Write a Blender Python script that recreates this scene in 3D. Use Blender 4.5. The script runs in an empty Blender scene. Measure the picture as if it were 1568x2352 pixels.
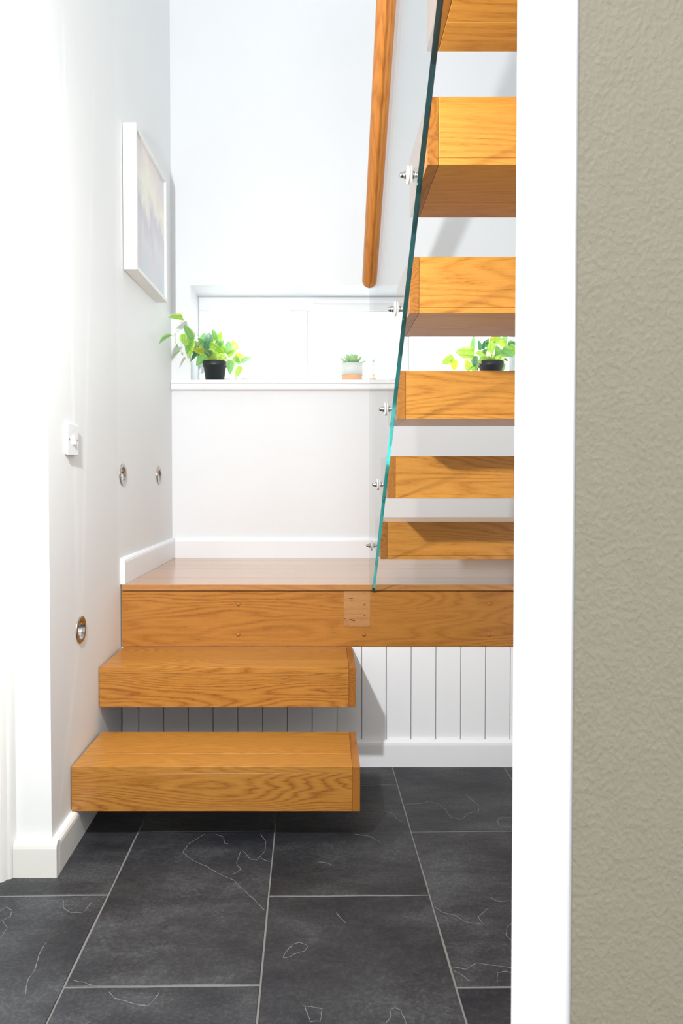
import bpy, bmesh, math, random
from mathutils import Vector, Matrix, Euler

# ---------------------------------------------------------------- camera, world, light
S = bpy.context.scene
COL = S.collection
H = 1.047
cd = bpy.data.cameras.new('camera'); cam = bpy.data.objects.new('camera', cd); COL.objects.link(cam)
cd.sensor_fit = 'HORIZONTAL'; cd.sensor_width = 24.0; cd.lens = 24.0
cd.shift_x = (784 - 742) / 1568; cd.shift_y = -(1176 - 1131) / 1568
cd.clip_start = 0.02
cam.location = (0, 0, H); cam.rotation_euler = (math.radians(90 - 1.33), 0, 0)
cd.dof.use_dof = True; cd.dof.focus_distance = 2.2; cd.dof.aperture_fstop = 14
S.camera = cam

S.view_settings.view_transform = 'Standard'; S.view_settings.look = 'None'
S.view_settings.gamma = 1.0; S.view_settings.use_curve_mapping = False
S.view_settings.exposure = 0.0

w = bpy.data.worlds.new('world'); S.world = w; w.use_nodes = True
w.node_tree.nodes['Background'].inputs[0].default_value = (0.93, 0.97, 1.0, 1)
w.node_tree.nodes['Background'].inputs[1].default_value = 4.0

def light(name, kind, loc, energy, color, size, rot=(0, 0, 0)):
    l = bpy.data.lights.new(name, kind); l.energy = energy; l.color = color
    if kind == 'AREA': l.shape = 'RECTANGLE'; l.size, l.size_y = size
    else: l.shadow_soft_size = size
    o = bpy.data.objects.new(name, l); COL.objects.link(o); o.location = loc; o.rotation_euler = rot
    return o
light('hall_lamp', 'POINT', (-0.50, 0.88, 1.69), 128, (0.985, 0.99, 1.0), 0.03)
light('stairwell_fill_light', 'AREA', (-0.0, 2.0, 4.9), 14, (0.88, 0.96, 1.0), (1.4, 1.4))  # unseen fill light, added to brighten the upper walls
light('room_fill_light', 'AREA', (0.0, -1.2, 2.55), 32, (0.97, 0.98, 1.0), (1.6, 1.6))  # fill light added behind the camera for the beige wall and hall

# ---------------------------------------------------------------- materials
def mat(name):
    m = bpy.data.materials.new(name); m.use_nodes = True
    nt = m.node_tree; b = nt.nodes['Principled BSDF']
    return m, nt, b
def N(nt, t, **kw):
    n = nt.nodes.new(t)
    for k, v in kw.items(): setattr(n, k, v)
    return n
def L(nt, a, b): nt.links.new(a, b)
def ramp(nt, src, stops, interp='LINEAR'):
    r = N(nt, 'ShaderNodeValToRGB'); e = r.color_ramp.elements; r.color_ramp.interpolation = interp
    while len(e) < len(stops): e.new(0.5)
    for i, (p, c) in enumerate(stops):
        e[i].position = p; e[i].color = (*c, 1) if len(c) == 3 else c
    L(nt, src, r.inputs[0]); return r.outputs[0]
def math_(nt, op, a, b=None, clamp=False):
    n = N(nt, 'ShaderNodeMath', operation=op); n.use_clamp = clamp
    for i, v in enumerate((a, b)):
        if v is None: continue
        if isinstance(v, (int, float)): n.inputs[i].default_value = v
        else: L(nt, v, n.inputs[i])
    return n.outputs[0]
def bump(nt, b, src, strength, dist):
    n = N(nt, 'ShaderNodeBump'); n.inputs['Strength'].default_value = strength; n.inputs['Distance'].default_value = dist
    L(nt, src, n.inputs['Height']); L(nt, n.outputs[0], b.inputs['Normal']); return n
def noise(nt, vec, scale, detail=3, rough=0.5):
    n = N(nt, 'ShaderNodeTexNoise'); n.inputs['Scale'].default_value = scale
    n.inputs['Detail'].default_value = detail; n.inputs['Roughness'].default_value = rough
    if vec is not None: L(nt, vec, n.inputs['Vector'])
    return n.outputs[0]
def mapping(nt, vec, scale=(1, 1, 1), loc=(0, 0, 0), rot=(0, 0, 0)):
    n = N(nt, 'ShaderNodeMapping'); n.inputs['Scale'].default_value = scale
    n.inputs['Location'].default_value = loc; n.inputs['Rotation'].default_value = rot
    L(nt, vec, n.inputs['Vector']); return n.outputs[0]
def objvec(nt, rnd=True):
    tc = N(nt, 'ShaderNodeTexCoord')
    if not rnd: return tc.outputs['Object'], None
    oi = N(nt, 'ShaderNodeObjectInfo')
    v = N(nt, 'ShaderNodeVectorMath', operation='SCALE'); v.inputs[0].default_value = (7.3, 3.1, 5.7)
    L(nt, oi.outputs['Random'], v.inputs['Scale'])
    a = N(nt, 'ShaderNodeVectorMath', operation='ADD')
    L(nt, tc.outputs['Object'], a.inputs[0]); L(nt, v.outputs[0], a.inputs[1])
    return a.outputs[0], oi.outputs['Random']

def paint(name, col, rough=0.6, bs=0.06, scale=90, dist=0.002):
    m, nt, b = mat(name); v, _ = objvec(nt, False)
    n = noise(nt, v, 2.2, 3)
    c = ramp(nt, n, [(0.3, tuple(x * 0.97 for x in col)), (0.7, col)])
    L(nt, c, b.inputs['Base Color']); b.inputs['Roughness'].default_value = rough
    bump(nt, b, noise(nt, v, scale, 2), bs, dist); return m

def oak(name, axis='X', light_c=(0.60, 0.285, 0.062), dark_c=(0.36, 0.130, 0.020), rings=34, gloss=0.28, spread=0.10, coat=False):
    """flat-sawn oak: growth rings cut at a shallow angle, fibres and short dark pores along the grain"""
    m, nt, b = mat(name); v, rnd = objvec(nt)
    if axis == 'Y': v = mapping(nt, v, rot=(0, 0, math.radians(90)))
    if axis == 'Z': v = mapping(nt, v, rot=(0, math.radians(90), 0))
    big = noise(nt, mapping(nt, v, (1.1, 8.0, 8.0)), 1.0, 1.5, 0.4)
    med = noise(nt, mapping(nt, v, (9, 90, 90)), 1.0, 4, 0.6)
    sep = N(nt, 'ShaderNodeSeparateXYZ'); L(nt, v, sep.inputs[0])
    yz = math_(nt, 'ADD', math_(nt, 'MULTIPLY', sep.outputs[1], 0.50), math_(nt, 'MULTIPLY', sep.outputs[2], 0.50))
    r = math_(nt, 'ADD', yz, math_(nt, 'MULTIPLY', big, 0.34))
    r = math_(nt, 'ADD', r, math_(nt, 'MULTIPLY', med, 0.014))
    ring = math_(nt, 'PINGPONG', math_(nt, 'MULTIPLY', r, rings * 5.6), 1.0)
    ring = math_(nt, 'POWER', ring, 1.6)
    patch = noise(nt, mapping(nt, v, (1.2, 6, 6)), 1.0, 2)
    ring = math_(nt, 'MULTIPLY', ring, ramp(nt, patch, [(0.35, (0.45,) * 3), (0.6, (1,) * 3)]))
    fib = noise(nt, mapping(nt, v, (16, 420, 420)), 1.0, 4, 0.7)
    pore = noise(nt, mapping(nt, v, (45, 900, 900)), 1.0, 2, 0.6)
    mix = math_(nt, 'ADD', math_(nt, 'MULTIPLY', ring, 0.68), math_(nt, 'MULTIPLY', math_(nt, 'SUBTRACT', fib, 0.40), 1.3), True)
    col = ramp(nt, mix, [(0.0, light_c), (0.5, tuple(0.6 * a + 0.4 * c for a, c in zip(light_c, dark_c))), (1.0, dark_c)])
    pm = math_(nt, 'MULTIPLY', ramp(nt, pore, [(0.56, (0, 0, 0)), (0.68, (1, 1, 1))]), math_(nt, 'ADD', math_(nt, 'MULTIPLY', ring, 0.7), 0.25))
    mm = N(nt, 'ShaderNodeMix', data_type='RGBA', blend_type='MULTIPLY'); L(nt, pm, mm.inputs[0])
    L(nt, col, mm.inputs[6]); mm.inputs[7].default_value = (0.62, 0.46, 0.32, 1)
    hs = N(nt, 'ShaderNodeHueSaturation')
    val = math_(nt, 'ADD', math_(nt, 'MULTIPLY', math_(nt, 'SUBTRACT', rnd, 0.5), spread * 2), 1.0)
    L(nt, val, hs.inputs['Value']); L(nt, mm.outputs[2], hs.inputs['Color'])
    L(nt, hs.outputs[0], b.inputs['Base Color'])
    b.inputs['Roughness'].default_value = gloss
    if coat: b.inputs['Coat Weight'].default_value = 0.75; b.inputs['Coat Roughness'].default_value = 0.24
    bump(nt, b, fib, 0.06, 0.0004); return m

def plain(name, col, rough=0.4, metal=0.0):
    m, nt, b = mat(name); b.inputs['Roughness'].default_value = rough; b.inputs['Metallic'].default_value = metal
    v, _ = objvec(nt, False); n = noise(nt, v, 60, 2)
    L(nt, ramp(nt, n, [(0.3, tuple(x * 0.93 for x in col)), (0.7, col)]), b.inputs['Base Color'])
    return m

M = {}
M['wall'] = paint('white_wall_paint', (0.805, 0.822, 0.845))
M['wall_left'] = paint('off_white_wall_paint', (0.83, 0.85, 0.855), bs=0.12, scale=60)
M['gloss'] = paint('white_gloss_paint', (0.86, 0.875, 0.90), 0.3, 0.05, 40)
M['cream'] = paint('cream_gloss_paint', (0.80, 0.80, 0.765), 0.32, 0.08, 40)
M['lining'] = paint('white_lining_paint', (0.90, 0.90, 0.90), 0.45, 0.03)
M['oak'] = oak('oak_along_x', 'X', (0.50, 0.225, 0.042), (0.25, 0.080, 0.010))
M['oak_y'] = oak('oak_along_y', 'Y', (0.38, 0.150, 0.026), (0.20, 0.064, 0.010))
M['oak_fascia'] = oak('oak_fascia', 'X', (0.46, 0.195, 0.036), (0.25, 0.082, 0.012), 24)
M['oak_floor'] = oak('oak_landing_boards', 'X', (0.47, 0.215, 0.065), (0.31, 0.125, 0.03), 16, 0.20, 0.06, True)
M['oak_tread'] = oak('oak_upper_tread', 'X', (0.56, 0.250, 0.045), (0.36, 0.130, 0.018), 24, 0.28, 0.06)
M['oak_rail'] = oak('oak_handrail', 'X', (0.46, 0.175, 0.032), (0.28, 0.088, 0.013), 40, 0.3, 0.02)
M['oak_pale'] = oak('oak_pale_patch', 'X', (0.47, 0.235, 0.085), (0.33, 0.145, 0.05), 16, 0.4, 0.0)
M['plug'] = plain('oak_plug', (0.20, 0.07, 0.012), 0.4)
M['mark'] = plain('gouge_and_slot_shade', (0.10, 0.04, 0.015), 0.7)  # gouges, and the shade painted into the rail slot
M['steel'] = plain('brushed_steel', (0.42, 0.41, 0.40), 0.22, 1.0)
M['steel_cup'] = plain('polished_steel_cup', (0.8, 0.8, 0.8), 0.15, 1.0)
M['lens'] = plain('lamp_lens', (0.55, 0.56, 0.55), 0.15)
M['washer'] = plain('clear_washer', (0.62, 0.64, 0.64), 0.2)
M['screw'] = plain('screw_metal', (0.30, 0.30, 0.32), 0.4, 0.8)
M['plastic'] = plain('white_plastic', (0.80, 0.81, 0.84), 0.35)
M['frame'] = plain('white_picture_frame', (0.87, 0.87, 0.85), 0.45)
M['pot'] = plain('black_pot', (0.020, 0.022, 0.024), 0.45)
M['potwhite'] = plain('white_ceramic', (0.75, 0.78, 0.75), 0.5)
M['terracotta'] = plain('terracotta', (0.80, 0.45, 0.25), 0.7)
M['soil'] = plain('soil', (0.05, 0.035, 0.02), 0.9)
M['stem'] = plain('green_stem', (0.42, 0.52, 0.10), 0.5)
M['vein'] = plain('mineral_line', (0.16, 0.16, 0.165), 0.7)

# slate
m, nt, b = mat('black_slate'); v, rnd = objvec(nt)
n1 = noise(nt, mapping(nt, v, (2.5, 5, 2.5)), 1.3, 8, 0.62)
n2 = noise(nt, v, 130, 4, 0.7)
n3 = noise(nt, mapping(nt, v, (9, 26, 9), rot=(0, 0, 0.35)), 1.0, 6, 0.6)
c1 = ramp(nt, n1, [(0.30, (0.008, 0.009, 0.013)), (0.50, (0.024, 0.025, 0.028)), (0.70, (0.053, 0.057, 0.061))])
c2 = ramp(nt, n2, [(0.45, (0.80, 0.80, 0.80)), (0.72, (1.75, 1.75, 1.78))])
mx = N(nt, 'ShaderNodeMix', data_type='RGBA', blend_type='MULTIPLY'); mx.inputs[0].default_value = 1.0
L(nt, c1, mx.inputs[6]); L(nt, c2, mx.inputs[7])
# fine cleft lines where the stone splits along a layer
band = math_(nt, 'ABSOLUTE', math_(nt, 'SUBTRACT', n1, 0.565))
lines = ramp(nt, band, [(0.0, (1, 1, 1)), (0.0022, (0, 0, 0))])
lm = math_(nt, 'MULTIPLY', lines, ramp(nt, n3, [(0.5, (0, 0, 0)), (0.62, (0.5, 0.5, 0.5))]))
mx2 = N(nt, 'ShaderNodeMix', data_type='RGBA'); L(nt, lm, mx2.inputs[0])
L(nt, mx.outputs[2], mx2.inputs[6]); mx2.inputs[7].default_value = (0.13, 0.13, 0.13, 1)
hs = N(nt, 'ShaderNodeHueSaturation'); L(nt, mx2.outputs[2], hs.inputs['Color'])
L(nt, math_(nt, 'ADD', math_(nt, 'MULTIPLY', rnd, 0.3), 0.85), hs.inputs['Value'])
L(nt, hs.outputs[0], b.inputs['Base Color']); b.inputs['Roughness'].default_value = 0.46; b.inputs['Specular IOR Level'].default_value = 0.4
h = math_(nt, 'ADD', n1, math_(nt, 'ADD', math_(nt, 'MULTIPLY', n3, 0.35), math_(nt, 'MULTIPLY', n2, 0.06)))
bump(nt, b, h, 0.35, 0.012); M['slate'] = m
M['grout'] = paint('grey_grout', (0.17, 0.165, 0.155), 0.9, 0.3, 200)

# beige textured wall
m, nt, b = mat('beige_roller_paint'); v, _ = objvec(nt, False)
n1 = noise(nt, mapping(nt, v, (1, 1, 0.75)), 290, 2, 0.45); n2 = noise(nt, v, 60, 2)
L(nt, ramp(nt, n2, [(0.3, (0.500, 0.450, 0.335)), (0.7, (0.520, 0.468, 0.350))]), b.inputs['Base Color'])
b.inputs['Roughness'].default_value = 0.5
bump(nt, b, math_(nt, 'ADD', ramp(nt, n1, [(0.40, (0, 0, 0)), (0.85, (1, 1, 1))]), math_(nt, 'MULTIPLY', n2, 0.3)), 0.48, 0.0016); M['beige'] = m

# glass: thin clear sheet faces, green refractive edge
def sheet(name, tint):
    m, nt, b = mat(name); nt.nodes.remove(b); out = nt.nodes['Material Output']
    t = N(nt, 'ShaderNodeBsdfTransparent'); t.inputs[0].default_value = (*tint, 1)
    g = N(nt, 'ShaderNodeBsdfGlossy'); g.inputs['Roughness'].default_value = 0.0
    lw = N(nt, 'ShaderNodeLayerWeight'); lw.inputs[0].default_value = 0.5
    fr_ = math_(nt, 'ADD', math_(nt, 'MULTIPLY', math_(nt, 'POWER', lw.outputs['Facing'], 5.5), 0.96), 0.035)
    mx = N(nt, 'ShaderNodeMixShader'); L(nt, fr_, mx.inputs[0]); L(nt, t.outputs[0], mx.inputs[1]); L(nt, g.outputs[0], mx.inputs[2])
    L(nt, mx.outputs[0], out.inputs[0]); return m
M['glass'] = sheet('clear_glass', (0.975, 0.99, 0.985))
M['far_edge'] = sheet('clear_polished_edge', (0.93, 0.965, 0.955))
M['pane'] = sheet('window_glass', (0.99, 1.0, 0.995))
m, nt, b = mat('green_glass_edge')
# refraction put into the base colour by view angle: dark square on, green aslant
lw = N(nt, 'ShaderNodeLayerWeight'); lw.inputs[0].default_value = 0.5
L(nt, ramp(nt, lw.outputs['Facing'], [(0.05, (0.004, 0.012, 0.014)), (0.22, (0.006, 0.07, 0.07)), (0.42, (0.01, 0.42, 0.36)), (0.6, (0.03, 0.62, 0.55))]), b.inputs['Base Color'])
b.inputs['Roughness'].default_value = 0.12
b.inputs['Transmission Weight'].default_value = 0.85; b.inputs['IOR'].default_value = 1.4
M['edge'] = m

def leafmat(name, centre, rim):
    m, nt, b = mat(name); nt.nodes.remove(b); out = nt.nodes['Material Output']
    tc = N(nt, 'ShaderNodeTexCoord'); sp = N(nt, 'ShaderNodeSeparateXYZ'); L(nt, tc.outputs['Generated'], sp.inputs[0])
    d = math_(nt, 'ABSOLUTE', math_(nt, 'SUBTRACT', sp.outputs[1], 0.5))
    wv = N(nt, 'ShaderNodeTexNoise'); wv.inputs['Scale'].default_value = 9; L(nt, tc.outputs['Generated'], wv.inputs['Vector'])
    d = math_(nt, 'ADD', d, math_(nt, 'MULTIPLY', math_(nt, 'SUBTRACT', wv.outputs[0], 0.5), 0.25))
    c = ramp(nt, d, [(0.0, tuple(0.5 * x + 0.5 * y for x, y in zip(centre, rim))), (0.05, centre), (0.22, centre), (0.42, rim)])
    df = N(nt, 'ShaderNodeBsdfDiffuse'); tr = N(nt, 'ShaderNodeBsdfTranslucent'); gl = N(nt, 'ShaderNodeBsdfGlossy')
    gl.inputs['Roughness'].default_value = 0.35
    L(nt, c, df.inputs[0]); L(nt, c, tr.inputs[0])
    a = N(nt, 'ShaderNodeMixShader'); a.inputs[0].default_value = 0.6; L(nt, df.outputs[0], a.inputs[1]); L(nt, tr.outputs[0], a.inputs[2])
    e = N(nt, 'ShaderNodeMixShader'); e.inputs[0].default_value = 0.06; L(nt, a.outputs[0], e.inputs[1]); L(nt, gl.outputs[0], e.inputs[2])
    L(nt, e.outputs[0], out.inputs[0]); return m
LEAF = {'g': leafmat('leaf_green', (0.24, 0.55, 0.15), (0.50, 0.74, 0.28)),
        'd': leafmat('leaf_deep_green', (0.07, 0.25, 0.11), (0.22, 0.45, 0.22)),
        'l': leafmat('leaf_lime', (0.38, 0.70, 0.08), (0.80, 0.90, 0.22)),
        'y': leafmat('leaf_yellow', (0.62, 0.74, 0.05), (0.88, 0.88, 0.18)),
        's': leafmat('leaf_succulent', (0.58, 0.80, 0.48), (0.78, 0.90, 0.70))}

# picture
m, nt, b = mat('pale_painting'); tc = N(nt, 'ShaderNodeTexCoord'); v = tc.outputs['Object']
sp = N(nt, 'ShaderNodeSeparateXYZ'); L(nt, v, sp.inputs[0])
na = noise(nt, mapping(nt, v, (5, 7, 4)), 1.0, 5, 0.6)
g = math_(nt, 'ADD', math_(nt, 'ADD', math_(nt, 'MULTIPLY', sp.outputs[2], 1.7), 0.5), math_(nt, 'MULTIPLY', math_(nt, 'SUBTRACT', na, 0.5), 0.9))
L(nt, ramp(nt, g, [(0.05, (0.56, 0.64, 0.69)), (0.30, (0.66, 0.64, 0.68)), (0.50, (0.56, 0.55, 0.62)), (0.60, (0.74, 0.70, 0.66)), (0.68, (0.82, 0.82, 0.68)), (0.82, (0.80, 0.70, 0.64)), (0.98, (0.66, 0.66, 0.70))]), b.inputs['Base Color'])
b.inputs['Roughness'].default_value = 0.25; M['art'] = m

# ---------------------------------------------------------------- mesh helpers
def box(bm, lo, hi, bev=0.0, mi=0):
    vs = [bm.verts.new((x, y, z)) for x in (lo[0], hi[0]) for y in (lo[1], hi[1]) for z in (lo[2], hi[2])]
    F = [(0, 1, 3, 2), (4, 6, 7, 5), (0, 4, 5, 1), (2, 3, 7, 6), (0, 2, 6, 4), (1, 5, 7, 3)]
    fs = [bm.faces.new([vs[i] for i in f]) for f in F]
    for f in fs: f.material_index = mi
    if bev > 0:
        es = list({e for f in fs for e in f.edges})
        bmesh.ops.bevel(bm, geom=es, offset=bev, segments=1, profile=0.5, affect='EDGES')
    return bm
def prism(bm, poly, axis, a, b):
    """extrude a 2D polygon along an axis (0 x, 1 y, 2 z) from a to b"""
    def P(p, t):
        return {0: (t, p[0], p[1]), 1: (p[0], t, p[1]), 2: (p[0], p[1], t)}[axis]
    A = [bm.verts.new(P(p, a)) for p in poly]; B = [bm.verts.new(P(p, b)) for p in poly]
    n = len(poly); fs = [bm.faces.new(A), bm.faces.new(B[::-1])]
    for i in range(n): fs.append(bm.faces.new((A[i], B[i], B[(i + 1) % n], A[(i + 1) % n])))
    bmesh.ops.recalc_face_normals(bm, faces=fs); return fs
def lathe(bm, prof, axis='Z', seg=32, centre=(0, 0, 0), cap=True):
    rings = []; c = Vector(centre)
    for r, h in prof:
        ring = []
        for i in range(seg):
            a = 2 * math.pi * i / seg; x, y = r * math.cos(a), r * math.sin(a)
            p = {'Z': (x, y, h), 'X': (h, x, y), 'Y': (x, h, y)}[axis]
            ring.append(bm.verts.new(c + Vector(p)))
        rings.append(ring)
    fs = []
    for A, B in zip(rings, rings[1:]):
        for i in range(seg): fs.append(bm.faces.new((A[i], A[(i + 1) % seg], B[(i + 1) % seg], B[i])))
    if cap: fs += [bm.faces.new(rings[0]), bm.faces.new(rings[-1])]
    bmesh.ops.recalc_face_normals(bm, faces=fs)
    for f in fs: f.smooth = True
    return fs
def tube(bm, pts, r, seg=6):
    pts = [Vector(p) for p in pts]; rings = []
    for i, p in enumerate(pts):
        t = (pts[min(i + 1, len(pts) - 1)] - pts[max(i - 1, 0)]).normalized()
        u = t.cross(Vector((0, 1, 0.1))).normalized(); w_ = t.cross(u)
        rr = r if not isinstance(r, (list, tuple)) else r[i]
        rings.append([bm.verts.new(p + rr * (math.cos(2 * math.pi * k / seg) * u + math.sin(2 * math.pi * k / seg) * w_)) for k in range(seg)])
    for A, B in zip(rings, rings[1:]):
        for k in range(seg): bm.faces.new((A[k], A[(k + 1) % seg], B[(k + 1) % seg], B[k])).smooth = True
    bm.faces.new(rings[0]); bm.faces.new(rings[-1])
def new(): return bmesh.new()
def mesh(name, bm, mats):
    bmesh.ops.recalc_face_normals(bm, faces=bm.faces) if False else None
    me = bpy.data.meshes.new(name); bm.to_mesh(me); bm.free()
    for x in (mats if isinstance(mats, (list, tuple)) else [mats]): me.materials.append(x)
    return me
def obj(name, bm, mats, parent=None, loc=None):
    """bm in world coordinates; object origin placed at loc (default: centre of its bounds)"""
    if loc is None:
        vs = [v.co for v in bm.verts]
        loc = Vector([(min(v[i] for v in vs) + max(v[i] for v in vs)) / 2 for i in range(3)])
    loc = Vector(loc)
    bmesh.ops.translate(bm, verts=bm.verts, vec=-loc)
    o = bpy.data.objects.new(name, mesh(name, bm, mats)); COL.objects.link(o)
    o.location = loc
    if parent is not None:
        o.parent = parent; o.location = loc - wloc(parent)
    return o
def wloc(o):
    l = Vector(o.location)
    while o.parent: o = o.parent; l += Vector(o.location)
    return l
def thing(name, label, cat, loc, group=None):
    o = bpy.data.objects.new(name, None); COL.objects.link(o); o.location = loc
    o.empty_display_size = 0.05
    o['label'] = label; o['category'] = cat
    if group: o['group'] = group
    return o
def struct(o, label=None, cat=None):
    o['kind'] = 'structure'
    if label: o['label'] = label
    if cat: o['category'] = cat
    return o
def pbox(name, lo, hi, m_, parent=None, bev=0.0):
    bm = new(); box(bm, lo, hi, bev); return obj(name, bm, m_, parent)

# ---------------------------------------------------------------- setting
TOP = 5.0
def WX(y):                       # the old plaster wall is not quite straight
    return -0.716 - 0.018 * (y - 1.78) / 0.68 if y < 2.44 else -0.7334 + 0.006 * (y - 2.44) / 0.85
YB = 3.288                       # back wall face
XR = 1.045                       # right wall face
YF = 2.46                        # landing front
JX, JY0, JY1 = 0.190, 0.5245, 0.6755
# left wall with round holes for the step lights
LIGHTS = [(2.0225, 0.5915), (2.4960, 1.0543), (3.0260, 1.0520)]
HR = 0.031
def wall_face(bm, y0, y1, z0, z1, holes, seg=24):
    vs = [bm.verts.new((WX(y), y, z)) for y, z in ((y0, z0), (y1, z0), (y1, z1), (y0, z1))]
    es = [bm.edges.new((vs[i], vs[(i + 1) % 4])) for i in range(4)]
    rings = []
    for cy, cz in holes:
        r = [bm.verts.new((WX(cy), cy + HR * math.cos(2 * math.pi * k / seg), cz + HR * math.sin(2 * math.pi * k / seg))) for k in range(seg)]
        es += [bm.edges.new((r[k], r[(k + 1) % seg])) for k in range(seg)]; rings.append(r)
    bmesh.ops.triangle_fill(bm, edges=es, use_beauty=True, normal=(1, 0, 0))
    for r in rings:
        b2 = [bm.verts.new(v_.co + Vector((-0.045, 0, 0))) for v_ in r]
        for k in range(seg): bm.faces.new((r[k], r[(k + 1) % seg], b2[(k + 1) % seg], b2[k]))
        bm.faces.new(b2)
bm = new()
wall_face(bm, 1.78, 2.44, 0, TOP, LIGHTS[:1]); wall_face(bm, 2.44, YB, 0, TOP, LIGHTS[1:])
XL = -0.95
for f in [((WX(1.78), 1.78), (XL, 1.78)), ((XL, 1.78), (XL, YB)), ((XL, YB), (WX(YB), YB))]:
    a, c = f
    q = [bm.verts.new((a[0], a[1], 0)), bm.verts.new((c[0], c[1], 0)), bm.verts.new((c[0], c[1], TOP)), bm.verts.new((a[0], a[1], TOP))]
    bm.faces.new(q)
q = [(WX(1.78), 1.78), (WX(2.44), 2.44), (WX(YB), YB), (XL, YB), (XL, 1.78)]
bm.faces.new([bm.verts.new((x, y, TOP)) for x, y in q]); bm.faces.new([bm.verts.new((x, y, 0)) for x, y in q])
bmesh.ops.remove_doubles(bm, verts=bm.verts, dist=1e-5); bmesh.ops.recalc_face_normals(bm, faces=bm.faces)
struct(obj('wall_left', bm, M['wall_left']))

# back wall with window opening
OX0, OX1, OZ0, OZ1 = -0.6353, 1.0, 1.4872, 1.9624
bm = new(); T = 3.62
for lo, hi in [((XL, YB, 0), (OX0, T, TOP)), ((OX1, YB, 0), (1.25, T, TOP)), ((OX0, YB, 0), (OX1, T, OZ0)), ((OX0, YB, OZ1), (OX1, T, TOP))]:
    box(bm, lo, hi)
struct(obj('wall_back', bm, M['wall']))
struct(pbox('wall_right', (XR, 0.72, 0), (1.25, YB, TOP), M['wall']))
struct(pbox('wall_hall_side', (-2.0, 0.70, 0), (-1.9, 1.78, TOP), M['wall']))
struct(pbox('wall_room_left', (-2.3, -2.6, 0), (-2.2, JY1, 2.7), M['wall']))
struct(pbox('wall_room_right', (1.60, -2.6, 0), (1.70, JY1, 2.7), M['wall']))
struct(pbox('wall_room_rear', (-2.3, -2.7, 0), (1.70, -2.6, 2.7), M['wall']))
struct(pbox('ceiling_room', (-2.2, -2.6, 2.6), (1.60, JY1 - 0.16, 2.7), M['wall']))
struct(pbox('ceiling', (-2.0, 0.30, TOP), (1.25, T, TOP + 0.1), M['wall']))
# floor: grout bed with slate tiles laid in brick bond
fl = struct(pbox('floor', (-2.2, -2.6, -0.06), (1.60, YB, -0.0018), M['grout']))
VEINS = [[(-0.346, 1.978), (-0.382, 1.927), (-0.392, 1.881), (-0.36, 1.843), (-0.315, 1.812), (-0.272, 1.774), (-0.233, 1.75), (-0.203, 1.707), (-0.17, 1.667), (-0.141, 1.624)], [(-0.183, 1.978), (-0.166, 1.937), (-0.163, 1.886), (-0.182, 1.843), (-0.198, 1.843), (-0.224, 1.886)], [(-0.23, 1.888), (-0.236, 1.829), (-0.22, 1.796), (-0.237, 1.776)], [(-0.314, 1.975), (-0.289, 1.961), (-0.282, 1.927), (-0.267, 1.922)], [(-0.169, 1.85), (-0.155, 1.838), (-0.146, 1.834)], [(-0.521, 1.396), (-0.5, 1.391), (-0.477, 1.383), (-0.465, 1.378)], [(-0.435, 1.364), (-0.419, 1.348), (-0.376, 1.333), (-0.348, 1.326), (-0.336, 1.346), (-0.333, 1.362)], [(-0.642, 1.663), (-0.632, 1.636), (-0.603, 1.614), (-0.576, 1.618), (-0.57, 1.655)], [(-0.76, 1.582), (-0.745, 1.6), (-0.75, 1.625), (-0.772, 1.638), (-0.779, 1.621)], [(-0.624, 1.512), (-0.621, 1.462), (-0.612, 1.427), (-0.614, 1.393), (-0.602, 1.356)], [(-0.755, 1.585), (-0.733, 1.561), (-0.732, 1.528)], [(0.262, 2.158), (0.319, 2.165), (0.34, 2.178), (0.366, 2.165), (0.386, 2.12), (0.39, 2.077), (0.423, 2.062), (0.455, 2.102), (0.487, 2.114), (0.494, 2.152), (0.48, 2.191), (0.469, 2.225)], [(0.166, 2.118), (0.196, 2.114), (0.218, 2.095), (0.227, 2.059), (0.248, 2.044)], [(0.272, 1.64), (0.286, 1.618), (0.316, 1.605), (0.335, 1.582), (0.36, 1.575), (0.373, 1.578), (0.368, 1.6), (0.399, 1.633)], [(0.467, 1.663), (0.432, 1.659), (0.417, 1.675)], [(0.277, 1.435), (0.302, 1.427), (0.332, 1.447), (0.359, 1.441), (0.403, 1.433)], [(0.277, 1.424), (0.288, 1.415), (0.303, 1.394)], [(0.36, 1.391), (0.368, 1.418), (0.388, 1.422), (0.398, 1.415)], [(-0.038, 1.328), (-0.003, 1.321), (-0.005, 1.289), (-0.025, 1.288), (-0.036, 1.326)], [(-0.086, 1.462), (-0.083, 1.48), (-0.069, 1.502), (-0.052, 1.512), (-0.034, 1.499), (-0.04, 1.483), (-0.059, 1.477), (-0.071, 1.465), (-0.085, 1.462)], [(0.12, 1.282), (0.133, 1.304), (0.133, 1.318), (0.142, 1.322), (0.153, 1.316), (0.159, 1.282)], [(0.031, 1.616), (0.042, 1.596), (0.053, 1.578)], [(-0.015, 1.831), (0.006, 1.831), (0.027, 1.815)], [(0.092, 1.978), (0.137, 1.964), (0.163, 1.932)], [(0.443, 1.578), (0.428, 1.565), (0.418, 1.534), (0.425, 1.513)], [(0.58, 2.071), (0.551, 2.077), (0.532, 2.059), (0.527, 2.03), (0.558, 2.012)]]
rng = random.Random(4)
def colx(k, y): return 0.2595 + 0.4022 * k - 0.022 * (y - 1.98)
G = 0.0017
tiles = []
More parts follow.
